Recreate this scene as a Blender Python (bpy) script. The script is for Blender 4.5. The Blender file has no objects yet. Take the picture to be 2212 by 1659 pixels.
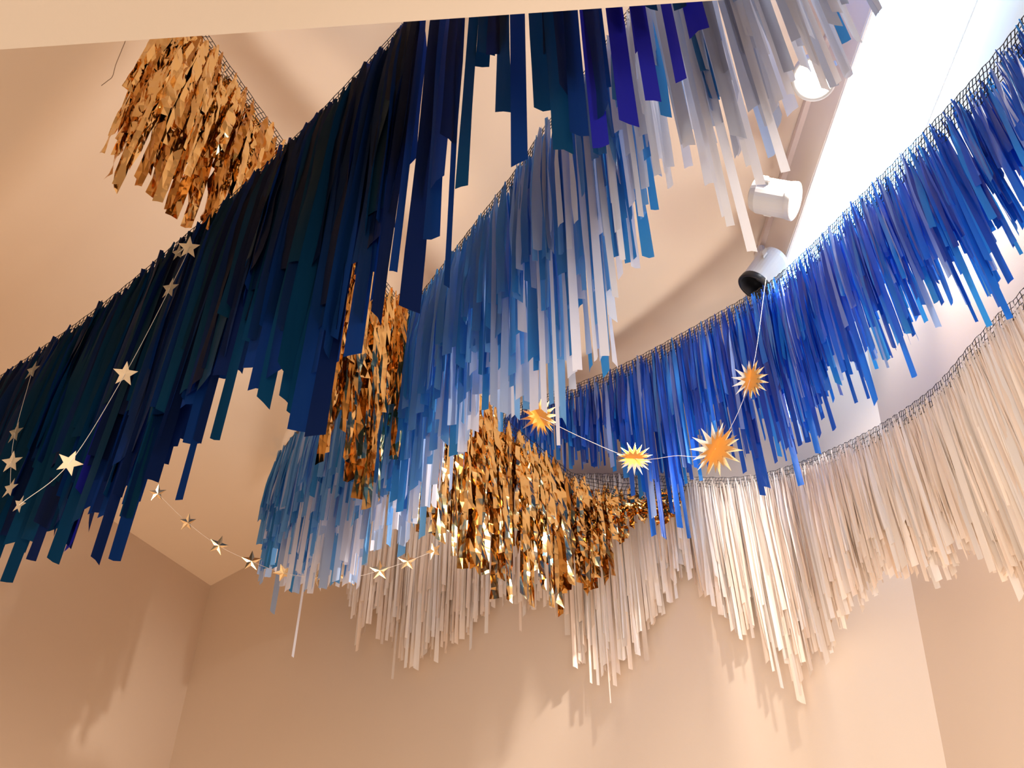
import bpy, math, random, json
from mathutils import Vector, Matrix

random.seed(7)
SC = bpy.context.scene
COL = SC.collection
DATA = json.loads('''{"G": {"navy": {"pts": [[-2.1362, 2.9241, 4.3743], [-1.8601, 2.6704, 4.2334], [-1.4822, 2.3379, 4.084], [-1.1114, 2.0148, 3.982], [-0.8368, 1.7698, 3.948], [-0.5238, 1.4885, 3.948], [-0.2523, 1.234, 4.016], [-0.0035, 1.014, 4.118], [0.2306, 0.8676, 4.288], [0.5462, 0.7768, 4.662]], "prof": [[1.2082, 0.9203], [1.513, 0.9232], [1.6326, 0.9411], [1.735, 0.9965], [1.9722, 0.9722], [1.9903, 1.1182], [2.0624, 0.9812], [2.1511, 0.9661], [2.2025, 0.8992], [2.2357, 0.803], [2.3173, 0.9463], [2.4286, 1.084], [2.5064, 1.215], [2.5524, 1.161], [2.613, 1.1454], [2.658, 1.0811], [2.7321, 1.148], [2.7759, 1.0231], [2.8478, 0.9839], [2.9042, 0.8794], [2.9731, 0.9712], [3.0377, 1.1089], [3.1266, 1.2216], [3.1805, 1.2267], [3.2897, 1.2293], [3.3639, 1.1819], [3.4665, 1.1835]], "heroes": [[1.5442, 0.9568, 0.0266], [1.6326, 0.9411, 0.025], [1.7503, 1.0039, 0.0266], [1.9185, 1.0853, 0.0194], [1.9903, 1.1202, 0.0239], [1.9363, 0.946, 0.0182], [2.0624, 0.9778, 0.026], [2.1511, 1.073, 0.0115], [2.1684, 0.9498, 0.017], [2.2357, 1.0027, 0.018], [2.3334, 0.9661, 0.0283], [2.3654, 1.0224, 0.0252], [2.4129, 1.0591, 0.0215], [2.4443, 1.1087, 0.0105], [2.4909, 1.2013, 0.0344], [2.5371, 1.2451, 0.0307], [2.5979, 1.1307, 0.0302], [2.658, 1.0924, 0.0246], [2.7321, 1.1535, 0.0321], [2.6877, 1.0139, 0.0134], [2.8048, 1.1885, 0.0095], [2.8478, 0.9839, 0.0193], [2.9596, 1.054, 0.0273], [2.8761, 0.5944, 0.0348], [2.9181, 0.8338, 0.0268], [2.9042, 0.6276, 0.0395], [3.0123, 0.9789, 0.0312], [3.0377, 1.1393, 0.0304], [3.0755, 1.0078, 0.0369], [3.0881, 1.1506, 0.0263], [3.1266, 1.224, 0.0255, "r"], [3.1805, 0.9539, 0.0261, "r"], [3.153, 1.0788, 0.0087], [3.1805, 1.2292, 0.0284, "r"], [3.2245, 1.24, 0.0244, "r"], [3.2245, 1.0488, 0.0253, "r"], [3.2897, 1.2293, 0.0223, "r"], [3.3639, 1.1819, 0.0306, "r"], [3.3258, 1.065, 0.0228], [2.7613, 1.006, 0.0266], [2.8048, 0.7901, 0.0322], [2.7759, 0.8806, 0.028]]}, "gold": {"pts": [[-0.9708, 1.509, 4.849], [-0.8859, 1.4998, 4.662], [-0.8253, 1.5183, 4.56], [-0.6436, 1.7806, 4.458], [-0.361, 2.1319, 4.254], [-0.2934, 2.2316, 4.254], [-0.0983, 2.6488, 4.322], [0.1259, 2.8213, 4.2234], [0.2105, 2.8927, 4.2077], [0.3399, 2.9144, 4.1922], [0.5561, 2.8651, 4.1257]], "prof": [[0.2242, 0.8969], [0.2993, 0.815], [0.3736, 0.786], [0.3965, 0.7894], [0.506, 0.6851], [0.7264, 0.7755], [0.8839, 0.7157], [1.0222, 0.8715], [1.0839, 0.8196], [1.1865, 0.8612], [1.292, 0.6231], [1.4301, 0.7571], [1.5177, 0.7996], [1.67, 0.775], [1.7431, 0.7296], [1.8172, 0.6764], [1.887, 0.736], [1.9785, 0.6816], [2.0854, 0.6426], [2.1223, 0.4925], [2.2048, 0.4883], [2.2631, 0.4579], [2.3505, 0.1894], [2.4598, 0.1598], [2.5215, 0.1353]], "heroes": [[0.2242, 0.9024, 0.0131], [0.305, 0.8126, 0.0197], [0.3736, 0.786, 0.0241], [0.3965, 0.7894, 0.0175], [0.506, 0.6758, 0.0182], [1.0222, 0.9098, 0.0195], [1.1865, 0.8641, 0.0221], [1.1026, 0.7919, 0.0179], [1.4301, 0.7602, 0.0168], [1.6285, 0.7678, 0.0151], [1.7431, 0.7166, 0.0363], [1.887, 0.736, 0.0184], [1.9535, 0.6686, 0.0214], [1.9785, 0.6849, 0.016], [2.0854, 0.6426, 0.0162], [2.0444, 0.6479, 0.0162], [0.7472, 0.8645, 0.013], [0.8839, 0.7157, 0.0294]]}, "sky": {"pts": [[-0.9456, 3.5182, 4.9], [-0.8507, 3.2927, 4.781], [-0.5721, 2.7327, 4.509], [-0.292, 2.209, 4.254], [-0.1182, 1.8847, 4.152], [0.006, 1.6528, 4.084], [0.0675, 1.524, 4.05], [0.1865, 1.3206, 4.033], [0.2837, 1.1731, 4.05], [0.4572, 1.0109, 4.186], [0.6889, 0.8712, 4.458], [0.8832, 0.8129, 4.764]], "prof": [[0.2531, 0.6497], [0.5899, 0.7817], [0.7144, 0.8475], [1.0959, 0.9356], [1.1823, 0.9468], [1.3522, 0.9479], [1.533, 0.9235], [1.6992, 0.9803], [1.7996, 0.9575], [1.8873, 0.8816], [1.9693, 0.8452], [2.0739, 0.7802], [2.208, 0.8574], [2.2918, 0.8654], [2.3734, 0.9338], [2.4271, 1.0463], [2.5072, 0.9693], [2.5602, 0.9801], [2.5911, 1.0024], [2.6201, 0.8886], [2.6702, 0.8374], [2.7266, 0.7796], [2.7914, 0.7222], [2.8759, 0.7702], [2.8864, 0.9914], [2.9418, 1.1375], [3.0396, 1.0719], [3.1062, 0.9287], [3.1965, 1.0123], [3.2289, 0.9341], [3.3293, 0.8933]], "heroes": [[0.2531, 0.6537, 0.0199, "b"], [0.4996, 0.8875, 0.0182, "g"], [0.838, 1.1193, 0.0067, "w"], [0.6831, 0.8436, 0.016, "w"], [0.8075, 0.818, 0.0142, "w"], [1.0959, 0.9356, 0.0231, "g"], [1.1823, 0.9422, 0.0175, "g"], [0.5593, 0.8017, 0.0136, "w"], [0.9543, 0.8379, 0.0122, "w"], [2.4271, 1.0972, 0.008, "w"], [2.3798, 0.9694, 0.0119, "w"], [2.208, 0.8574, 0.0168, "g"], [2.1558, 0.8244, 0.0153, "g"], [2.5072, 0.9717, 0.0164, "w"], [2.5602, 0.9825, 0.0128, "w"], [2.5911, 1.0142, 0.0157, "w"], [2.6702, 0.7404, 0.0119, "w"], [2.6201, 0.8822, 0.0115, "w"], [2.6702, 0.828, 0.0116, "w"], [2.7334, 0.7811, 0.01, "w"], [2.7835, 0.7138, 0.0152, "w"], [2.8971, 1.0057, 0.0128, "w"], [2.9191, 1.066, 0.014, "w"], [2.9418, 1.1456, 0.0157, "w"], [2.9772, 0.9654, 0.0093, "w"], [3.0396, 1.0719, 0.0149, "w"], [2.8555, 0.7175, 0.0253, "g"], [2.8656, 0.7476, 0.0234, "w"], [2.8359, 0.5924, 0.023, "b"], [2.9418, 0.6987, 0.0188, "b"], [2.9418, 0.7773, 0.0232, "g"], [2.9772, 0.8886, 0.0271, "g"], [3.0268, 0.8429, 0.0278, "g"], [3.0396, 0.9212, 0.0206, "g"], [3.079, 0.8968, 0.0145, "w"], [3.1062, 0.9317, 0.0128, "w"], [3.1807, 1.0227, 0.0141, "w"], [3.1965, 1.0346, 0.0102, "w"], [3.2454, 0.892, 0.0219, "g"], [3.262, 0.8736, 0.0153, "w"], [3.2955, 0.8526, 0.0173, "w"], [3.1807, 0.9441, 0.0243, "w"], [3.1062, 0.8672, 0.0197, "g"], [3.1499, 0.8183, 0.0237, "g"], [2.9894, 0.5324, 0.0238, "b"], [2.9304, 0.5975, 0.0213, "b"]]}, "blue": {"pts": [[-0.1569, 3.329, 4.866], [0.042, 3.1386, 4.815], [0.1611, 3.0364, 4.764], [0.3992, 2.8242, 4.679], [0.7282, 2.3955, 4.4988], [0.7688, 2.0366, 4.1937], [0.8304, 1.6364, 3.9323], [0.8701, 1.3181, 3.7201], [0.8958, 1.1121, 3.5923], [0.9135, 0.9699, 3.52], [0.9635, 0.7575, 3.469]], "prof": [[0.2293, 0.2628], [0.4095, 0.422], [0.6277, 0.5342], [0.7574, 0.6486], [0.8589, 0.8504], [0.9547, 0.8748], [1.1092, 0.6646], [1.1858, 0.7491], [1.2591, 0.8094], [1.4288, 0.8282], [1.6856, 0.7256], [1.8442, 0.6653], [2.0499, 0.5729], [2.0912, 0.648], [2.2882, 0.6378], [2.447, 0.5435], [2.5768, 0.546], [2.607, 0.6191], [2.6777, 0.6316], [2.7638, 0.5485], [2.9007, 0.5304]], "heroes": [[0.7574, 0.6389, 0.0147], [0.7396, 0.5531, 0.018], [0.8154, 0.8179, 0.017], [0.8589, 0.845, 0.0168], [0.8367, 0.7614, 0.0199], [0.9299, 0.8345, 0.0166], [0.9547, 0.8748, 0.0137], [0.9299, 0.6661, 0.0199], [1.0055, 0.602, 0.0142], [1.2107, 0.7227, 0.0134], [1.2591, 0.8196, 0.0156], [1.2823, 0.7997, 0.0234], [1.4288, 0.825, 0.0175], [1.5272, 0.6894, 0.0125], [1.6856, 0.7256, 0.0142], [1.8242, 0.6454, 0.0115], [2.0084, 0.6164, 0.0087], [2.0912, 0.648, 0.0148], [2.0706, 0.6229, 0.0064], [2.1924, 0.5834, 0.0052], [2.2882, 0.6378, 0.0139], [2.3244, 0.5273, 0.0142], [2.447, 0.5463, 0.0116], [2.4299, 0.4927, 0.0099], [2.5613, 0.5457, 0.0111], [2.607, 0.6191, 0.0125], [2.5768, 0.5929, 0.0073], [2.6777, 0.6341, 0.0121], [2.7165, 0.5552, 0.0122]]}, "cream": {"pts": [[-0.8612, 3.7466, 4.866], [-0.6442, 3.7018, 4.8558], [-0.1911, 3.4408, 4.6733], [0.2279, 3.1311, 4.4331], [0.5643, 2.8824, 4.1866], [0.7165, 2.77, 4.0811], [0.8269, 2.6358, 3.9974], [0.8753, 2.1723, 3.6596], [0.895, 1.7782, 3.4012], [0.9016, 1.5373, 3.2893], [0.9129, 1.4465, 3.2572], [0.9255, 1.3454, 3.217], [0.9691, 1.1843, 3.2053]], "prof": [[0.2251, 0.4601], [0.3176, 0.7601], [0.4068, 0.619], [0.5297, 0.9137], [0.6062, 0.8378], [0.7071, 0.7987], [0.8031, 0.7594], [0.9235, 0.6444], [0.997, 0.5672], [1.0952, 0.6243], [1.192, 0.6039], [1.286, 0.6731], [1.3089, 0.8099], [1.3757, 0.82], [1.4427, 0.8919], [1.5973, 0.7389], [1.7005, 0.5733], [1.7921, 0.405], [1.8393, 0.4868], [1.9025, 0.5132], [1.9501, 0.6199], [2.0101, 0.6437], [2.0643, 0.7441], [2.1186, 0.8019], [2.1926, 0.6938], [2.2719, 0.6799], [2.4212, 0.564], [2.6853, 0.4837], [2.875, 0.448], [3.0458, 0.4879], [3.2378, 0.4476], [3.3183, 0.4845], [3.3879, 0.5626], [3.5101, 0.6172]], "heroes": [[0.3176, 0.7761, 0.0225], [0.3609, 0.6593, 0.021], [0.4068, 0.7253, 0.0172], [0.4306, 0.7515, 0.0103], [0.5045, 0.8919, 0.0083], [0.5551, 0.7324, 0.0101], [0.6062, 0.8566, 0.023], [0.6316, 0.7997, 0.0231], [0.6822, 0.8216, 0.0163], [0.7317, 0.7738, 0.0163], [0.7795, 0.7504, 0.013], [0.8031, 0.7273, 0.0194], [0.8508, 0.7679, 0.0112], [0.9235, 0.7014, 0.0127], [1.0707, 0.6954, 0.0078], [1.0952, 0.6281, 0.0125], [1.1439, 0.6049, 0.0156], [1.3089, 0.8199, 0.0147], [1.3314, 0.7537, 0.0089], [1.3757, 0.869, 0.0072], [1.398, 0.8174, 0.013], [1.398, 0.8727, 0.0086], [1.4203, 0.8342, 0.0144], [1.4427, 0.9264, 0.0085], [1.4651, 0.8647, 0.0128], [1.5097, 0.7659, 0.0086], [1.5318, 0.7982, 0.0142], [1.5539, 0.7048, 0.0143], [1.5973, 0.7583, 0.0169], [2.1186, 0.813, 0.0218], [2.0996, 0.7938, 0.0155], [2.0561, 0.7732, 0.0091], [2.0398, 0.7237, 0.0105], [2.1582, 0.7234, 0.0078], [2.2406, 0.6988, 0.0127], [2.3969, 0.5927, 0.0099], [1.9501, 0.6324, 0.0095], [1.8795, 0.5242, 0.0111], [3.025, 0.5004, 0.0135], [3.3473, 0.5173, 0.011], [3.4007, 0.5046, 0.0126]]}}, "R": {"c0": [-1.368, 4.3609, 4.9], "m1": [0.8348, 2.7331, 4.9], "Et": [1.1491, 2.5005, 4.645], "E1": [1.0242, 2.5928, 2.9773], "dB": [0.8042, -0.5944, 0.0], "dL": [-0.6069, -0.7948, 0.0], "dM": [0.1237, -0.9923, -0.0], "dE": [0.0746, -0.0551, 0.9957], "nB": [-0.5944, -0.8042, 0.0], "nL": [0.7948, -0.6069, -0.0], "nM": [-0.9923, -0.1237, 0.0], "nR": [-0.9901, -0.1234, 0.0673], "h": 0.255, "hdr": [[-0.7346, 0.8152, 3.1], [0.2949, 0.7431, 3.1]], "cam": [[1.0, 0.00251, 0.0], [0.00185, -0.73628, -0.67667], [-0.0017, 0.67667, -0.73628]]}, "S": {"arc": [[-1.0982, 2.7668, 4.016], [-1.0165, 2.8648, 3.982], [-0.9366, 2.9722, 3.9777], [-0.8421, 3.0461, 3.9735], [-0.7115, 2.9587, 3.8564], [-0.5876, 2.8629, 3.7623], [-0.477, 2.777, 3.6924], [-0.3769, 2.6988, 3.6568], [-0.2928, 2.6325, 3.6362], [-0.2158, 2.5714, 3.622]], "right": [[-0.7702, 1.6559, 3.7542], [-0.7335, 1.6214, 3.7249], [-0.7549, 1.6417, 3.6011], [-0.8108, 1.6896, 3.3723], [-0.8947, 1.7616, 3.1844], [-1.0269, 1.8801, 3.1782]], "left": [[-1.2453, 2.0866, 3.8274], [-1.184, 2.0244, 3.5351], [-1.1483, 1.9978, 3.4137], [-1.0945, 1.9409, 3.2797]], "burst": [[0.085, 2.617, 4.1967], [0.3408, 2.428, 3.8339], [0.5373, 2.2827, 3.7275], [0.6457, 2.2026, 3.9118], [0.7428, 2.1509, 4.296]], "bd": [3.7587371403172103, 3.385028485847645, 3.2343727104339726, 3.3294375636134097, 3.6049602841085506]}, "L": {"spots": [[[0.8834, 1.7273, 4.781], [0.8465, 1.6464, 4.56]], [[0.8442, 2.1499, 4.781], [0.8091, 1.996, 4.4676]], [[0.8531, 2.4443, 4.8457], [0.8054, 2.3083, 4.5534], [0.7651, 2.3494, 4.5111]]], "rail": [[0.9646, 1.6447, 4.8826], [0.8587, 2.4941, 4.8787]], "line": [[-1.1331, 1.6035, 4.9], [-1.1313, 1.6415, 4.798], [-1.156, 1.6857, 4.798], [-1.1826, 1.7306, 4.798], [-1.2009, 1.7686, 4.798], [-1.2197, 1.7839, 4.798], [-1.2415, 1.7993, 4.798]], "curl": [[-0.6969, 3.1949, 3.7955], [-0.6938, 3.1927, 3.7409], [-0.697, 3.195, 3.7078], [-0.7051, 3.201, 3.6861]]}}''')
R = DATA['R']
V = lambda p: Vector(p)

# ---------------------------------------------------------------- camera, world, lights, exposure
cam_d = bpy.data.cameras.new('camera')
cam_d.sensor_width = 36.0
cam_d.lens = 2600.0 / 2212.0 * 36.0
cam_d.clip_start = 0.05
cam = bpy.data.objects.new('camera', cam_d)
COL.objects.link(cam)
CAM = Vector((0, 0, 1.5))
cam.matrix_world = Matrix.Translation(CAM) @ Matrix(R['cam']).to_4x4()
SC.camera = cam

SC.view_settings.view_transform = 'Standard'
SC.view_settings.look = 'None'
SC.view_settings.exposure = 0.0
SC.view_settings.gamma = 1.0
SC.view_settings.use_curve_mapping = False

world = bpy.data.worlds.new('world')
SC.world = world
world.use_nodes = True
bg = world.node_tree.nodes['Background']
bg.inputs[0].default_value = (1.0, 0.83, 0.66, 1)
bg.inputs[1].default_value = .5


def area(name, loc, target, size, size_y, power, color):
    d = bpy.data.lights.new(name, 'AREA')
    d.shape = 'RECTANGLE'
    d.size, d.size_y = size, size_y
    d.energy = power
    d.color = color
    o = bpy.data.objects.new(name, d)
    o.location = loc
    o.rotation_euler = (Vector(target) - Vector(loc)).to_track_quat('-Z', 'Y').to_euler()
    COL.objects.link(o)
    return o


def spot(name, loc, target, power, color, angle=70, blend=.6, radius=.03):
    d = bpy.data.lights.new(name, 'SPOT')
    d.energy = power
    d.color = color
    d.spot_size = math.radians(angle)
    d.spot_blend = blend
    d.shadow_soft_size = radius
    o = bpy.data.objects.new(name, d)
    o.location = loc
    o.rotation_euler = (Vector(target) - Vector(loc)).to_track_quat('-Z', 'Y').to_euler()
    COL.objects.link(o)
    return o


LAMP = [V(q[1]) for q in DATA['L']['spots']]
# the lit track heads: one thrown across the garlands to the back wall, one onto the bulkhead
spot('spot_lamp', (.98, 1.70, 4.59), (-1.25, 3.7, 2.6), 210, (1, .90, .79), 76, 1, .045)
spot('spot_lamp', LAMP[1] + Vector((.05, -.08, -.06)), (1.3, 1.2, 4.2), 2, (.3, .7, 1), 120, .8, .05)
spot('spot_lamp', LAMP[0] + Vector((-.05, -.12, -.16)), (-.2, .9, 2.0), 10, (1, .92, .82), 110, .8, .05)
# warm uplight at left; the rest are added fill lights without a visible source
area('rear_fill', (-.6, -2.6, 1.5), (-.4, 3, 3.4), 4.5, 2.6, 155, (1, .87, .74))  # added soft fill from behind the camera; no window is built
area('uplight', (-1.6, 1.6, .5), (-1.5, 3.8, 3.6), 1.6, .8, 30, (1, .76, .54))
spot('ceiling_fill', (.35, 2.1, .25), (.38, 2.15, 5), 380, (.98, .92, .86), 56, .8, .35)  # added to brighten the middle of the ceiling from below
spot('ceiling_fill', (-1.5, 2.3, .25), (-1.6, 2.5, 5), 140, (1, .80, .60), 62, .8, .35)
spot('corner_fill', (-.85, 3.45, .4), (-1.0, 4.05, 3.4), 44, (1, .44, .10), 110, .9, .1)  # added to tint the back left corner orange
spot('right_wall_fill', (-.5, .7, 1.0), (1.13, 1.7, 3.45), 55, (1, .90, .80), 70, .9, .2)  # added fill that lifts the right wall from low on the left
spot('upper_wall_fill', (1.13, 1.95, 4.60), (1.16, 1.62, 3.4), 130, (1, .86, .76), 70, .9, .04)  # added to whiten the wall between the blue and cream garlands
spot('upper_wall_fill', (1.13, 2.12, 4.60), (1.06, 2.42, 3.7), 32, (1, .92, .86), 60, .9, .04)  # second added fill, for the back wall beside the corner
spot('blue_fill', (.82, 1.02, 4.80), (.97, 1.50, 4.76), 12, (.01, .26, 1), 110, .9, .05)  # added blue light imitating the halo beside the bright panel
spot('blue_fill', (1.02, .62, 4.50), (1.45, .95, 3.9), 1.5, (.08, .42, 1), 130, .9, .08)  # added blue cast for the top of the right wall


# ---------------------------------------------------------------- materials
def nodes_of(name):
    m = bpy.data.materials.new(name)
    m.use_nodes = True
    nt = m.node_tree
    nt.nodes.clear()
    out = nt.nodes.new('ShaderNodeOutputMaterial')
    return m, nt, out


def paint(name, color, rough=.75, var=.03):
    m, nt, out = nodes_of(name)
    b = nt.nodes.new('ShaderNodeBsdfPrincipled')
    b.inputs['Roughness'].default_value = rough
    tc = nt.nodes.new('ShaderNodeTexCoord')
    n1 = nt.nodes.new('ShaderNodeTexNoise')
    n1.inputs['Scale'].default_value = 1.6
    n1.inputs['Detail'].default_value = 3
    mix = nt.nodes.new('ShaderNodeMix')
    mix.data_type = 'RGBA'
    mix.inputs[6].default_value = (*[c * (1 - var) for c in color], 1)
    mix.inputs[7].default_value = (*[min(1, c * (1 + var)) for c in color], 1)
    n2 = nt.nodes.new('ShaderNodeTexNoise')
    n2.inputs['Scale'].default_value = 260
    bump = nt.nodes.new('ShaderNodeBump')
    bump.inputs['Strength'].default_value = .06
    bump.inputs['Distance'].default_value = .002
    L = nt.links.new
    L(tc.outputs['Object'], n1.inputs['Vector'])
    L(tc.outputs['Object'], n2.inputs['Vector'])
    L(n1.outputs['Fac'], mix.inputs[0])
    L(mix.outputs[2], b.inputs['Base Color'])
    L(n2.outputs['Fac'], bump.inputs['Height'])
    L(bump.outputs[0], b.inputs['Normal'])
    L(b.outputs[0], out.inputs[0])
    return m


def plastic(name, color, trans, tfac=.42, rough=.42, spec=.5):
    """thin tablecloth plastic: lets part of the light through"""
    m, nt, out = nodes_of(name)
    L = nt.links.new
    b = nt.nodes.new('ShaderNodeBsdfPrincipled')
    b.inputs['Roughness'].default_value = rough
    b.inputs['Specular IOR Level'].default_value = spec
    info = nt.nodes.new('ShaderNodeObjectInfo')
    rmp = nt.nodes.new('ShaderNodeMapRange')
    rmp.inputs['To Min'].default_value = .78
    rmp.inputs['To Max'].default_value = 1.22
    L(info.outputs['Random'], rmp.inputs['Value'])
    hsv = nt.nodes.new('ShaderNodeHueSaturation')
    hsv.inputs['Color'].default_value = (*color, 1)
    L(rmp.outputs[0], hsv.inputs['Value'])
    L(hsv.outputs[0], b.inputs['Base Color'])
    t = nt.nodes.new('ShaderNodeBsdfTranslucent')
    t.inputs['Color'].default_value = (*trans, 1)
    tc = nt.nodes.new('ShaderNodeTexCoord')
    mp = nt.nodes.new('ShaderNodeMapping')
    mp.inputs['Scale'].default_value = (1, 1, .12)
    nz = nt.nodes.new('ShaderNodeTexNoise')
    nz.inputs['Scale'].default_value = 90
    bump = nt.nodes.new('ShaderNodeBump')
    bump.inputs['Strength'].default_value = .35
    bump.inputs['Distance'].default_value = .004
    L(tc.outputs['Object'], mp.inputs[0])
    L(mp.outputs[0], nz.inputs['Vector'])
    L(nz.outputs['Fac'], bump.inputs['Height'])
    L(bump.outputs[0], b.inputs['Normal'])
    mx = nt.nodes.new('ShaderNodeMixShader')
    mx.inputs[0].default_value = tfac
    L(b.outputs[0], mx.inputs[1])
    L(t.outputs[0], mx.inputs[2])
    L(mx.outputs[0], out.inputs[0])
    return m


def foil(name, color, rough=.13, scale=75, strength=.8):
    m, nt, out = nodes_of(name)
    L = nt.links.new
    b = nt.nodes.new('ShaderNodeBsdfPrincipled')
    b.inputs['Metallic'].default_value = 1
    b.inputs['Roughness'].default_value = rough
    b.inputs['Base Color'].default_value = (*color, 1)
    tc = nt.nodes.new('ShaderNodeTexCoord')
    vo = nt.nodes.new('ShaderNodeTexVoronoi')
    vo.feature = 'F1'
    vo.inputs['Scale'].default_value = scale
    nz = nt.nodes.new('ShaderNodeTexNoise')
    nz.inputs['Scale'].default_value = scale * .6
    nz.inputs['Detail'].default_value = 1
    add = nt.nodes.new('ShaderNodeMath')
    add.operation = 'ADD'
    bump = nt.nodes.new('ShaderNodeBump')
    bump.inputs['Strength'].default_value = strength
    bump.inputs['Distance'].default_value = .006
    L(tc.outputs['Object'], vo.inputs['Vector'])
    L(tc.outputs['Object'], nz.inputs['Vector'])
    L(vo.outputs['Distance'], add.inputs[0])
    L(nz.outputs['Fac'], add.inputs[1])
    L(add.outputs[0], bump.inputs['Height'])
    L(bump.outputs[0], b.inputs['Normal'])
    L(b.outputs[0], out.inputs[0])
    return m


def plain(name, color, rough=.5, metal=0.0, emit=None, strength=0.0):
    m, nt, out = nodes_of(name)
    b = nt.nodes.new('ShaderNodeBsdfPrincipled')
    b.inputs['Base Color'].default_value = (*color, 1)
    b.inputs['Roughness'].default_value = rough
    b.inputs['Metallic'].default_value = metal
    if emit:
        b.inputs['Emission Color'].default_value = (*emit, 1)
        b.inputs['Emission Strength'].default_value = strength
    nt.links.new(b.outputs[0], out.inputs[0])
    return m


M_wall = paint('wall_paint', (.72, .58, .46))
M_ceiling = paint('ceiling_paint', (.78, .64, .51))
M_bulk = paint('bulkhead_paint', (.78, .70, .62))
M_header = paint('header_paint', (.70, .62, .525))
M_floor = paint('floor_boards', (.26, .18, .12), .5)
M_panel = plain('panel_glow', (.9, .95, 1), .4, 0, (.30, .62, 1.0), 6.2)
M_white = plain('white_frame', (.8, .8, .8), .4)
M_rail = plain('pale_track', (.72, .6, .54), .35)
M_can = plain('white_enamel', (.55, .54, .53), .45)
M_black = plain('black_rim', (.01, .01, .012), .35)
M_lens = plain('dull_lens', (.35, .35, .36), .3)
M_lamp = plain('lamp_glow', (1, 1, 1), .4, 0, (1, .95, .85), 30)
M_net = plain('black_net', (.012, .011, .014), .55)
M_thread = plain('pale_thread', (.8, .74, .68), .6)
M_darkthread = plain('tan_thread', (.3, .22, .15), .6)
M_gold = foil('gold_foil', (.98, .66, .28), .10, 21, .7)
M_gold2 = foil('amber_foil', (.62, .30, .07), .14, 21, .7)
M_star = plain('gold_card', (.95, .74, .50), .5, 0)
M_star_foil = plain('gold_star_foil', (.98, .76, .45), .25, 1.0)
M_star_amber = plain('amber_card_foil', (.92, .60, .24), .32, .85)
M_star_overexposed = plain('overexposed_card', (.9, .87, .8), .45)  # overexposed side of the gold stars, put into the colour as white
NAVY = [plastic('navy_plastic', (.002, .019, .072), (.006, .045, .34), .42, .5, .07), plastic('ink_plastic', (.003, .009, .034), (.004, .022, .18), .42, .5, .07),
        plastic('teal_plastic', (.002, .030, .062), (.004, .055, .22), .42, .5, .07), plastic('royal_plastic', (.010, .012, .17), (.020, .022, .60), .42, .5, .07)]
SKYM = [plastic('sky_plastic', (.035, .21, .54), (.05, .34, .80), .42, .45, .3), plastic('azure_plastic', (.13, .36, .72), (.16, .46, .9), .42, .45, .3),
        plastic('mist_plastic', (.40, .55, .82), (.5, .64, .95), .42, .45, .3), plastic('pearl_plastic', (.80, .84, .97), (.84, .87, 1.0), .42, .45, .3),
        plastic('haze_plastic', (.50, .55, .66), (.58, .63, .74), .42, .45, .3), plastic('white_plastic', (.84, .87, .93), (.86, .88, .94), .42, .45, .3)]
BLUEM = [plastic('cobalt_plastic', (.012, .14, .70), (.02, .24, .95), .42, .3), plastic('deep_plastic', (.006, .07, .44), (.01, .13, .7), .42, .3),
         plastic('bright_plastic', (.03, .30, .88), (.04, .40, 1), .42, .3), plastic('lilac_plastic', (.34, .50, .92), (.4, .6, 1), .42, .3)]
CREAMM = [plastic('cream_plastic', (.92, .81, .70), (.92, .78, .64), .16), plastic('blush_plastic', (.90, .75, .62), (.92, .74, .56), .16),
          plastic('ivory_plastic', (.93, .86, .79), (.92, .82, .72), .16)]


# ---------------------------------------------------------------- helpers
def mesh_obj(name, verts, faces, mats, parent=None, loc=None, smooth=False, midx=None):
    me = bpy.data.meshes.new(name)
    me.from_pydata([tuple(v) for v in verts], [], faces)
    for m in (mats if isinstance(mats, (list, tuple)) else [mats]):
        me.materials.append(m)
    if midx:
        me.polygons.foreach_set('material_index', midx)
    if smooth:
        me.polygons.foreach_set('use_smooth', [True] * len(me.polygons))
    me.update()
    o = bpy.data.objects.new(name, me)
    if loc is not None:
        o.location = loc
    if parent:
        o.parent = parent
    COL.objects.link(o)
    return o


def thing(name, label, cat, loc, group=None):
    o = bpy.data.objects.new(name, None)
    o.empty_display_size = .1
    o.location = loc
    o['label'] = label
    o['category'] = cat
    if group:
        o['group'] = group
    COL.objects.link(o)
    return o


def slab(name, corners, out, thick, mat):
    """a flat polygon pushed outwards into a slab"""
    out = Vector(out).normalized() * thick
    n = len(corners)
    vs = [Vector(c) for c in corners] + [Vector(c) + out for c in corners]
    fs = [tuple(range(n)), tuple(range(2 * n - 1, n - 1, -1))]
    fs += [(i, i + n, (i + 1) % n + n, (i + 1) % n) for i in range(n)]
    o = mesh_obj(name, vs, fs, mat)
    o['kind'] = 'structure'
    bpy.context.view_layer.update()
    return o


def tube(vs, fs, a, b, r, sides=4, r2=None):
    a, b = Vector(a), Vector(b)
    d = b - a
    if d.length < 1e-6:
        return
    q = d.to_track_quat('Z', 'Y')
    r2 = r if r2 is None else r2
    k = len(vs)
    for p, rr in ((a, r), (b, r2)):
        for i in range(sides):
            an = 2 * math.pi * i / sides
            vs.append(p + q @ Vector((math.cos(an) * rr, math.sin(an) * rr, 0)))
    for i in range(sides):
        j = (i + 1) % sides
        fs.append((k + i, k + j, k + sides + j, k + sides + i))


def polytube(vs, fs, pts, r, sides=5):
    for a, b in zip(pts[:-1], pts[1:]):
        tube(vs, fs, a, b, r, sides)


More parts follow.
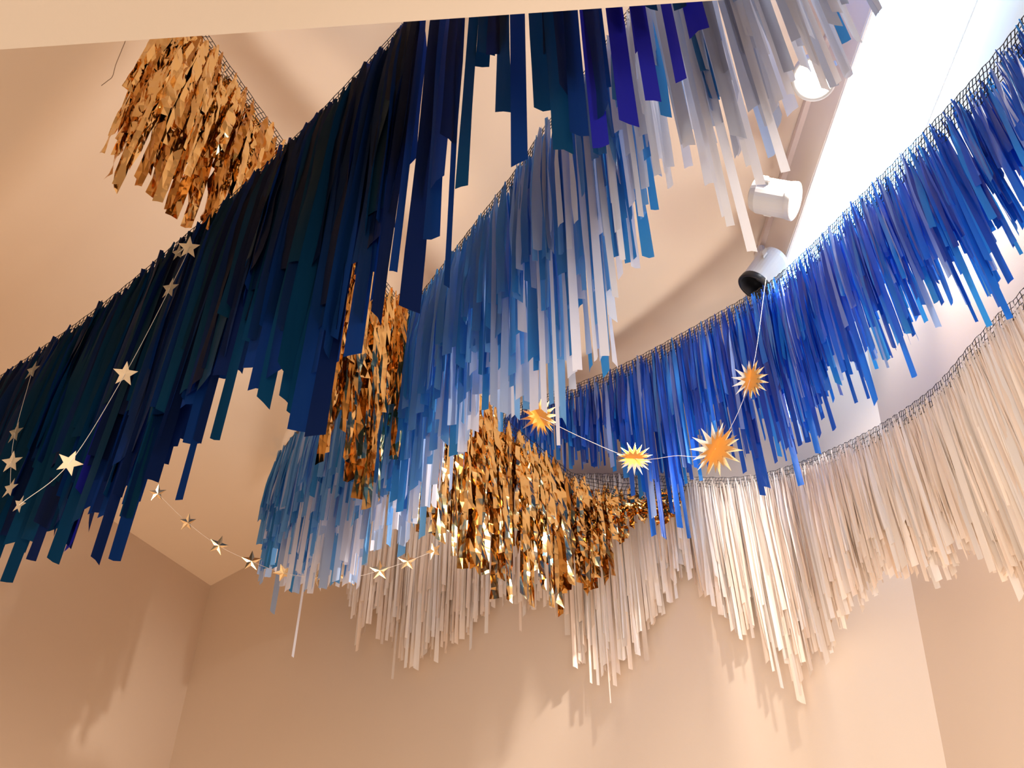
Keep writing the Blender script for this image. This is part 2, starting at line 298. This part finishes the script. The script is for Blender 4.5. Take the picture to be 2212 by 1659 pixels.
def lathe(vs, fs, prof, origin, axis, n=32):
    """prof: (radius, height along the axis)"""
    q = Vector(axis).to_track_quat('Z', 'Y')
    k = len(vs)
    for r, h in prof:
        for i in range(n):
            a = 2 * math.pi * i / n
            vs.append(Vector(origin) + q @ Vector((math.cos(a) * r, math.sin(a) * r, h)))
    for j in range(len(prof) - 1):
        for i in range(n):
            i2 = (i + 1) % n
            fs.append((k + j * n + i, k + j * n + i2, k + (j + 1) * n + i2, k + (j + 1) * n + i))


def box(vs, fs, c, ax, ay, az):
    c, ax, ay, az = Vector(c), Vector(ax), Vector(ay), Vector(az)
    k = len(vs)
    for sx in (-1, 1):
        for sy in (-1, 1):
            for sz in (-1, 1):
                vs.append(c + ax * sx + ay * sy + az * sz)
    for f in ((0, 1, 3, 2), (4, 6, 7, 5), (0, 4, 5, 1), (2, 3, 7, 6), (0, 2, 6, 4), (1, 5, 7, 3)):
        fs.append(tuple(k + i for i in f))


def catmull(P, n=24):
    P = [Vector(p) for p in P]
    Q = [2 * P[0] - P[1]] + P + [2 * P[-1] - P[-2]]
    out = []
    for i in range(1, len(Q) - 2):
        a, b, c, d = Q[i - 1:i + 3]
        for k in range(n):
            t = k / n
            out.append(.5 * ((2 * b) + (c - a) * t + (2 * a - 5 * b + 4 * c - d) * t * t
                             + (3 * b - a - 3 * c + d) * t ** 3))
    out.append(P[-1])
    return out


class Curve:
    def __init__(s, P):
        s.p = catmull(P)
        s.s = [0.0]
        for a, b in zip(s.p[:-1], s.p[1:]):
            s.s.append(s.s[-1] + (b - a).length)
        s.len = s.s[-1]

    def at(s, x):
        x = min(max(x, 0), s.len - 1e-5)
        lo, hi = 0, len(s.s) - 1
        while hi - lo > 1:
            m = (lo + hi) // 2
            if s.s[m] <= x:
                lo = m
            else:
                hi = m
        f = (x - s.s[lo]) / max(1e-9, s.s[hi] - s.s[lo])
        t = (s.p[hi] - s.p[lo]).normalized()
        return s.p[lo].lerp(s.p[hi], f), t


def interp(tab, x):
    if x <= tab[0][0]:
        return tab[0][1]
    for (a, u), (b, v) in zip(tab[:-1], tab[1:]):
        if x <= b:
            return u + (v - u) * (x - a) / max(1e-9, b - a)
    return tab[-1][1]


# ---------------------------------------------------------------- the room
c0, m1, Et, E1 = V(R['c0']), V(R['m1']), V(R['Et']), V(R['E1'])
dB, dL, dM, dE = V(R['dB']), V(R['dL']), V(R['dM']), V(R['dE'])
nB, nL, nM, nR = V(R['nB']), V(R['nL']), V(R['nM']), V(R['nR'])
ZC = 4.9
ZB = ZC - R['h']
UP = Vector((0, 0, 1))


def flat(p, z):
    return Vector((p.x, p.y, z))


E_top = E1 + dE * ((ZC - E1.z) / dE.z)
E_bot = E1 + dE * ((0 - E1.z) / dE.z)
left_end = c0 + dL * 7.2
R_top = E_top + dM * 5.2
R_bot = E_bot + dM * 5.2
slab('ceiling', [c0, E_top, R_top, left_end], UP, .12, M_ceiling)
slab('floor', [flat(c0, 0), E_bot, R_bot, flat(left_end, 0)], -UP, .12, M_floor)
slab('wall_back', [flat(c0, 0), E_bot, E_top, c0], -nB, .12, M_wall)
slab('wall_left', [flat(c0, 0), c0, left_end, flat(left_end, 0)], -nL, .12, M_wall)
slab('wall_right', [E_bot, R_bot, R_top, E_top], -nR, .12, M_wall)
# boxed-in bulkhead along the right wall, under the ceiling
bk = m1 + dM * 3.2
vs, fs = [], []
a0, a1 = m1 - dM * .02, bk
wR = lambda p, z: None
b0 = Et
b1 = Et + dM * 3.2
pts = [a0, flat(a0, ZB), flat(b0, ZB), flat(E_top, ZC)]
pts2 = [p + dM * 3.2 for p in pts]
o = mesh_obj('trim_1', pts + pts2, [(0, 1, 2, 3), (7, 6, 5, 4), (0, 4, 5, 1), (1, 5, 6, 2), (2, 6, 7, 3), (3, 7, 4, 0)], M_bulk)
o['kind'] = 'structure'
# header over the near opening: a deep lower slab whose far edge cuts the garlands off
h0, h1 = V(R['hdr'][0]), V(R['hdr'][1])
dH = (h1 - h0).normalized()
perp = Vector((dH.y, -dH.x, 0))          # towards the camera and beyond


def hit(p, d, q, n):
    return p + d * ((q - p).dot(n) / d.dot(n))


HL = hit(h0, dH, c0, nL)
HR = hit(h0, dH, Vector((E_top.x, E_top.y, h0.z)), nR)
HRn = HR + dM * 2.6
HLn = HL + dL * ((HRn - HL).dot(perp) / dL.dot(perp))
base = [HL, HR, HRn, HLn]
o = mesh_obj('trim_2', base + [flat(p, ZC) for p in base],
             [(0, 1, 2, 3), (7, 6, 5, 4), (0, 4, 5, 1), (1, 5, 6, 2), (2, 6, 7, 3), (3, 7, 4, 0)], M_header)
o['kind'] = 'structure'

# ---------------------------------------------------------------- glowing panel under the bulkhead
LP = DATA['L']
t = thing('linear_ceiling_light', 'long glowing white light panel under the bulkhead beside the right wall', 'light', flat(a0 + dM * .6, ZB))
mid = lambda p: p - t.location
w_in = (flat(b0, ZB) - flat(a0, ZB))
along = dM * 2.5
p0 = flat(a0, ZB) + dM * .12 + w_in * .03 - UP * .004
wv = w_in * .955
vs, fs = [], []
box(vs, fs, mid(p0 + along / 2 + wv / 2), along / 2, wv / 2, UP * .003)
mesh_obj('diffuser', vs, fs, M_panel, t)
vs, fs = [], []
for q in (p0 - w_in * .012, p0 + wv + w_in * .012):
    box(vs, fs, mid(q + along / 2), along / 2, w_in * .012, UP * .005)
mesh_obj('frame', vs, fs, M_white, t)

# ---------------------------------------------------------------- track and spotlights
S = LP['spots']
ra, rb = V(LP['rail'][0]), V(LP['rail'][1])
d = (rb - ra).normalized()
t = thing('light_track', 'thin pale lighting track on the ceiling along the bulkhead', 'track', rb)
vs, fs = [], []
n_ = d.cross(UP).normalized()
box(vs, fs, (ra - rb) / 2 - d * .2, d * ((ra - rb).length / 2 + .2), n_ * .011, UP * .012)
mesh_obj('rail', vs, fs, M_rail, t)
vs, fs = [], []
box(vs, fs, -UP * .012, d * .02, n_ * .013, UP * .016)
mesh_obj('end_cap', vs, fs, M_white, t)


def can(label, mount, back, aim, length, radius, lit, rim):
    """spotlight can: body from back along aim, held by a stem and a two-legged bracket"""
    mount, back, aim = Vector(mount), Vector(back), Vector(aim).normalized()
    t = thing('spotlight', label, 'spotlight', mount, 'spotlights on the ceiling track')
    o = back - mount
    vs, fs = [], []
    prof = [(0, 0), (radius * .55, 0), (radius * .86, length * .06), (radius, length * .2), (radius, length), (radius * .9, length), (radius * .88, length * .45), (0, length * .42)]
    lathe(vs, fs, prof, o, aim)
    mesh_obj('can_body', vs, fs, M_can, t, smooth=False)
    vs, fs = [], []
    lathe(vs, fs, [(radius * 1.03, length * .9), (radius * 1.06, length * 1.03), (radius * .98, length * 1.05), (radius * .86, length * 1.03), (radius * .84, length * .6), (radius * .88, length * .45)], o, aim)
    mesh_obj('rim_ring', vs, fs, rim, t, smooth=True)
    vs, fs = [], []
    zl = length * (.34 if lit else 0)
    lathe(vs, fs, [(radius * .82, length * .62 + zl), (radius * .6, length * .66 + zl), (0, length * .68 + zl)], o, aim)
    mesh_obj('lens', vs, fs, M_lamp if lit else M_lens, t, smooth=True)
    vs, fs = [], []
    lathe(vs, fs, [(0, .0), (.012, .0), (.012, -.03), (.008, -.045), (.008, -.06), (0, -.06)], (0, 0, 0), UP, 12)
    mesh_obj('stem', vs, fs, M_can, t)
    side = aim.cross(UP).normalized()
    vs, fs = [], []
    piv = o + aim * length * .35
    top = Vector((0, 0, -.05))
    for s in (-1, 1):
        p = piv + side * s * (radius + .006)
        tube(vs, fs, top + side * s * .012, p, .006, 4)
        box(vs, fs, p, aim * .012, side * .004, UP * .012)
    box(vs, fs, top, side * .016, aim * .006, UP * .006)
    mesh_obj('bracket', vs, fs, M_can, t)
    return t


def aim_to(a, b):
    return (Vector(b) - Vector(a)).normalized()


m_, p_ = V(S[0][0]), V(S[0][1])
ax = aim_to(p_, CAM + Vector((.1, .5, 0)))
can('white spotlight shining behind the pale strips, farthest up its track', m_, p_ - ax * .08, ax, .13, .058, True, M_can)
m_, p_ = V(S[1][0]), V(S[1][1])
ax = aim_to(p_, p_ + Vector((.9, -.15, -.55)))
can('white spotlight turned to the bulkhead, middle one of the track', m_, p_ - ax * .11, ax, .13, .055, True, M_can)
m_, p_ = V(S[2][0]), V(S[2][2])
ax = aim_to(V(S[2][1]), p_)
ax = (ax + Vector((-.05, -.35, -.25))).normalized()
can('unlit white spotlight with a black rim at the end of its track', m_, p_ - ax * .15, ax, .15, .05, False, M_black)

# ---------------------------------------------------------------- garlands of cut strips on netting


def ribbon(L, w, rng, crinkle=0.0, segs=9, knot=.22, fold=.25, slant=.4, yaw=None, sway=.012, twist=.6):
    """verts (x along the garland, y across it, z down) and faces of one hanging strip"""
    vs, fs = [], []
    yaw = rng.gauss(0, .45) if yaw is None else yaw
    tw = rng.gauss(0, twist)
    ph, ph2 = rng.uniform(0, 6.28), rng.uniform(0, 6.28)
    fr = rng.uniform(2, 5)
    sx, sy = rng.gauss(0, sway), rng.gauss(0, sway)
    sl = rng.uniform(-slant, slant) * w
    fold_s = rng.choice((-1, 1)) * fold * rng.uniform(.3, 1.2)
    for i in range(segs + 1):
        t = i / segs
        t = t ** 1.15
        dz = -L * t
        z_t = L * t
        g = min(1.0, .22 + .78 * z_t / (knot * rng.uniform(.8, 1.2) * .5 + .02)) if z_t < knot else 1.0
        hw = w * .5 * g * (1 + .06 * math.sin(ph + 9 * t))
        a = yaw + tw * t + .25 * math.sin(ph + fr * t * 2)
        if crinkle:
            a += rng.gauss(0, crinkle)
        ca, sa = math.cos(a), math.sin(a)
        cx = sx * t + .35 * sway * math.sin(ph2 + fr * t)
        cy = sy * t + .35 * sway * math.cos(ph2 + fr * t * 1.3)
        fd = fold_s * w * (.35 + .65 * (1 - g) + .25 * math.sin(ph2 + 5 * t))
        if crinkle:
            fd += rng.gauss(0, crinkle * .25) * w
            dz += rng.gauss(0, .004) if 0 < i < segs else 0
        for u in (-1, 0, 1):
            px, py = u * hw, (fd if u == 0 else 0)
            zz = dz + (sl * u if i == segs else 0)
            vs.append((cx + px * ca - py * sa, cy + px * sa + py * ca, zz))
    for i in range(segs):
        for u in range(2):
            k = i * 3 + u
            fs.append((k, k + 1, k + 4, k + 3))
    return vs, fs


def garland(name, label, key, count, width, pick, cell, rows, seed, s_view=(0, 99), foil_=False, long_bias=(.62, 1.0), layer=.03,
            net_r=.0011, sparse=(), keep=285, mass_mats=None, sway=.005, group=None, power=1.0, knot=.2, sort_depth=False, s_min=0.0):
    rng = random.Random(seed)
    g = DATA['G'][key]
    cur = Curve(g['pts'])
    org = cur.p[len(cur.p) // 2]
    root = thing(name, label, 'garland', org, group)
    strips = []

    def add(s, L, w, shade=None, hero=False, row=None, f=None):
        p, tan = cur.at(s)
        ht = Vector((tan.x, tan.y, 0))
        if ht.length < 1e-4:
            ht = Vector((1, 0, 0))
        ht.normalize()
        if ht.x < 0:
            ht = -ht
        vw = Vector((p.y - CAM.y, CAM.x - p.x, 0)).normalized()
        ht = (vw if hero else ht + vw * rng.uniform(.2, 1.2)).normalized()
        nn = Vector((-ht.y, ht.x, 0))
        down = (-UP + tan * tan.z).normalized()
        r_ = ((rng.uniform(0, .6) if rng.random() < .16 else rng.uniform(min(1.4, rows * .4), rows - 1.0)) if row is None else row)
        top = p + down * (r_ * cell)
        off = rng.uniform(-layer, layer)
        if hero:
            off = (-layer if nn.y > 0 else layer) * rng.uniform(.6, 1.05)
        elif f is not None and sort_depth:
            off = (-1 if nn.y > 0 else 1) * layer * (1.1 - 2.2 * (f - long_bias[0]) / (long_bias[1] - long_bias[0])) + rng.uniform(-.3, .3) * layer
        L = L - (p.z - top.z)
        if L < .06:
            return
        top = top + nn * off * .35
        strips.append(dict(s=s, L=L, w=w, p=top, ht=ht, nn=nn, off=off * .65, hero=hero, shade=shade, f=.9 if f is None else f,
                           size=w * L / (top - CAM).length ** 2 * (3 if hero else 1) * (1 if s_view[0] < s < s_view[1] else .05)))

    for h in g['heroes']:
        add(h[0], h[1], h[2], h[3] if len(h) > 3 else None, True, rng.uniform(0, 1))
    for i in range(count):
        s = cur.len * (i + rng.random()) / count
        if s < s_min:
            continue
        dens = 1.0
        for a, b, d in sparse:
            if a < s < b:
                dens = d
        if rng.random() > dens:
            continue
        lo, hi = long_bias
        f = lo + (hi - lo) * rng.random() ** power
        w = width * rng.uniform(.6, 1.25)
        add(s, interp(g['prof'], s) * f, w, f=f)
    strips.sort(key=lambda q: -q['size'])
    mv, mf, mi = [], [], []
    for k, q in enumerate(strips):
        crk = .32 if foil_ else 0.0
        vs, fs = ribbon(q['L'], q['w'], rng, crk, 16 if foil_ else 9, knot if not foil_ else .08, .22 if foil_ else .3,
                        yaw=rng.gauss(0, .2) if q['hero'] else None, sway=.004 if q['hero'] else sway, twist=.25 if q['hero'] else .6)
        mat = pick(rng, q)
        loc = q['p'] - org
        ht, nn = q['ht'], q['nn']
        wv_ = [ht * x + nn * (y + q['off'] * min(1, -z / .25)) + UP * z for x, y, z in vs]
        if k < keep:
            mesh_obj('strip', wv_, fs, mat, root, loc, smooth=not foil_)
        else:
            b = len(mv)
            mv += [v + loc for v in wv_]
            mf += [tuple(b + i for i in f) for f in fs]
            mi += [mass_mats.index(mat)] * len(fs)
    if mv:
        o = mesh_obj('strip_fringe', mv, mf, mass_mats, root, smooth=not foil_, midx=mi)
        o['kind'] = 'stuff'
    # the netting the strips are knotted into
    n = int(cur.len / cell)
    grid = []
    for i in range(n + 1):
        p, tan = cur.at(cur.len * i / n)
        down = (-UP + tan * tan.z).normalized()
        grid.append([p - org + down * (cell * j + .0018 * math.sin(i * 1.7 + j)) + tan * (.0022 * math.sin(j * 1.3 + i * .4)) for j in range(rows)])
    vs, fs = [], []
    for i in range(n):
        for j in range(rows):
            tube(vs, fs, grid[i][j], grid[i + 1][j], net_r, 3)
    for i in range(n + 1):
        for j in range(rows - 1):
            tube(vs, fs, grid[i][j], grid[i][j + 1], net_r, 3)
    mesh_obj('netting', vs, fs, M_net, root)
    return root, cur


def pick_navy(rng, q):
    if q['shade'] == 'r':
        return NAVY[3]
    return rng.choices(NAVY, (5, 4, 4, .35))[0]


def pick_sky(rng, q):
    f, s = q['f'], q['s']
    if q['shade']:
        far = s > 2.62
        return {'b': SKYM[0], 'g': SKYM[4 if far else 2], 'w': SKYM[5 if far else 3]}[q['shade']]
    if s > 2.75:
        return rng.choices(SKYM, (.4, .4, 1.5, 2, 4, 6))[0]
    if s > 2.45:
        return rng.choices(SKYM, (5, 4, 2, 3, 1, 2))[0]
    if f < .72:
        return rng.choices(SKYM, (6, 4, .6, 0, 0, 0))[0]
    if f < .86:
        return rng.choices(SKYM, (4, 5, 2, .6, 0, 0))[0]
    return rng.choices(SKYM, (1, 2, 4, 4, 0, 0))[0]


def pick_blue(rng, q):
    return rng.choices(BLUEM, (5, 4, 3, 1.6))[0]


def pick_cream(rng, q):
    return rng.choices(CREAMM, (5, 4, 3))[0]


def pick_gold(rng, q):
    return rng.choices((M_gold, M_gold2), (2.6, 1))[0]


garland('strip_garland', 'long navy garland of wide dark plastic strips cut off by the header', 'navy', 760, .034, pick_navy, .018, 4, 11,
        s_view=(.4, 3.4), mass_mats=NAVY, long_bias=(.58, .95), sparse=((2.66, 9, .04),), layer=.022)
garland('foil_garland', 'shiny gold foil garland crossing behind the navy strips to the middle', 'gold', 520, .026, pick_gold, .016, 5, 12,
        s_view=(.25, 2.7), mass_mats=[M_gold, M_gold2], foil_=True, s_min=.16, long_bias=(.45, .98), layer=.035, sway=.012)
garland('strip_garland', 'garland shading from sky blue to pale grey and white strips, bending behind the navy one', 'sky', 1050, .019, pick_sky, .015, 4, 13,
        s_view=(.1, 3.3), mass_mats=SKYM, long_bias=(.5, .98), layer=.03, sparse=((2.75, 9, .45),), sort_depth=True)
garland('strip_garland', 'bright cobalt blue garland of narrow strips rising past the light panel', 'blue', 1200, .0125, pick_blue, .0135, 6, 14,
        s_view=(.05, 2.8), mass_mats=BLUEM, long_bias=(.42, .86), layer=.025, power=1.3)
garland('strip_garland', 'cream and blush garland of thin strips along the back wall', 'cream', 1700, .0135, pick_cream, .012, 4, 15, net_r=.0008,
        s_view=(.3, 3.5), mass_mats=CREAMM, long_bias=(.62, .98), layer=.012)


# ---------------------------------------------------------------- stars on threads
ST = DATA['S']


def star_mesh(R_, points=5, inner=.40, depth=.12, rot=0.0, flat_=False):
    vs = [(0, 0, R_ * depth), (0, 0, -R_ * depth)]
    for i in range(points * 2):
        a = rot + math.pi * i / points + math.pi / 2
        r = R_ if i % 2 == 0 else R_ * inner
        vs.append((r * math.cos(a), r * math.sin(a), 0))
    fs = []
    n = points * 2
    for i in range(n):
        j = (i + 1) % n
        fs.append((0, 2 + i, 2 + j))
        fs.append((1, 2 + j, 2 + i))
    return vs, fs


def facing(p, yaw, pitch):
    """rotation that turns a flat star towards the viewer's side of the room, then turned off it"""
    d = (CAM - p).normalized()
    q = d.to_track_quat('Z', 'Y').to_matrix()
    return q @ Matrix.Rotation(yaw, 3, 'Y') @ Matrix.Rotation(pitch, 3, 'X')


def star_string(name, label, pts, radii, yaws, rots, mats, depth, extra=None, seed=3, group=None):
    rng = random.Random(seed)
    P = [V(p) for p in pts]
    root = thing(name, label, 'garland', P[len(P) // 2], group)
    org = root.location
    for p, r, yw, ro, m in zip(P, radii, yaws, rots, mats):
        vs, fs = star_mesh(r, 5, .42, depth, ro)
        Mx = facing(p, yw[0], yw[1])
        mesh_obj('star', [Mx @ Vector(v) for v in vs], fs, m, root, p - org)
    path = ([V(e) for e in extra[0]] if extra else []) + P + ([V(e) for e in extra[1]] if extra else [])
    vs, fs = [], []
    polytube(vs, fs, [p - org - Vector((0, 0, .001)) for p in catmull(path, 8)], .0007, 4)
    mesh_obj('thread', vs, fs, M_thread, root)
    return root


arc = ST['arc']
star_string('star_garland', 'gold foil star garland swagging in an arc before the back corner', arc,
            [.030, .031, .033, .034, .033, .031, .031, .030, .028, .026],
            [(.5, .3), (.6, .2), (.25, .1), (.1, .05), (.2, .5), (.5, -.4), (.3, .2), (0, .1), (.1, .1), (.6, .3)],
            [.3, .2, -.15, .1, .5, .8, .2, .1, .05, .5],
            [M_star_foil] * 10, .14)
rt = ST['right']
star_string('star_garland', 'string of flat gold stars slanting down across the navy strips', rt,
            [.023, .027, .027, .028, .028, .021], [(1.0, .2), (.35, .1), (.95, .2), (.35, .1), (.2, .2), (1.0, .1)], [.5, .25, .3, .2, -.1, .05],
            [M_star] * 6, .02)
lf = ST['left']
star_string('star_garland', 'short string of narrow gold stars at the left end of the navy strips', lf,
            [.030, .030, .029, .026], [(1.15, .2), (1.1, .1), (.75, .2), (1.1, .2)], [.4, .35, .4, .3], [M_star] * 4, .02)


bp = [V(p) for p in ST['burst']]
root = thing('starburst_garland', 'thread of many-pointed gold starbursts hanging before the blue strips', 'garland', bp[1])
for p, R_, roll, seed in zip(bp[:4], (.066, .050, .074, .055), (.55, 1.45, -.65, -.35), (1, 2, 3, 4)):
    rng = random.Random(seed)
    Mx = facing(p, .1, .1) @ Matrix.Rotation(roll, 3, 'Z')
    for k, (side, ang) in enumerate(((1, .25), (1, .95), (-1, .35), (-1, 1.0))):
        vs = [(0, 0, 0)]
        n = 7
        for i in range(2 * n + 1):
            a = -math.pi / 2 + math.pi * i / (2 * n)
            r = R_ * (rng.uniform(.92, 1.06) if i % 2 == 1 else .46)
            vs.append((side * r * math.cos(a), r * math.sin(a), 0))
        fs = [(0, i, i + 1) for i in range(1, 2 * n + 1)]
        rr = Matrix.Rotation(-ang * side, 3, 'Y')
        if k == 0:
            hub = mesh_obj('starburst', [Mx @ rr @ Vector(v) for v in vs], fs, M_star_foil, root, p - root.location)
        else:
            mesh_obj('half_star', [Mx @ rr @ Vector(v) for v in vs], fs, (M_star_foil, M_star_amber, M_star_overexposed if seed != 1 else M_star_foil, M_star_amber)[k], hub)
vs, fs = [], []
path = [bp[0], bp[0].lerp(bp[1], .5) - Vector((0, 0, .01)), bp[1], bp[1].lerp(bp[2], .5) - Vector((0, 0, .008)), bp[2], bp[3], bp[4]]
polytube(vs, fs, [p - root.location for p in catmull(path, 8)], .0008, 4)
mesh_obj('thread', vs, fs, M_thread, root)

# loose hanging thread by the upper left wall, and a curl of white plastic fallen loose
for nm, key, rad, mat, lab, cat in (('loose_thread', 'line', .0012, M_darkthread, 'thin loose thread dangling near the ceiling left of the gold strips', 'thread'),):
    pts_ = [V(p) for p in LP[key]]
    vs, fs = [], []
    polytube(vs, fs, [p - pts_[0] for p in catmull(pts_, 6)], rad, 4)
    o = mesh_obj(nm, vs, fs, mat, None, pts_[0])
    o['label'], o['category'] = lab, cat
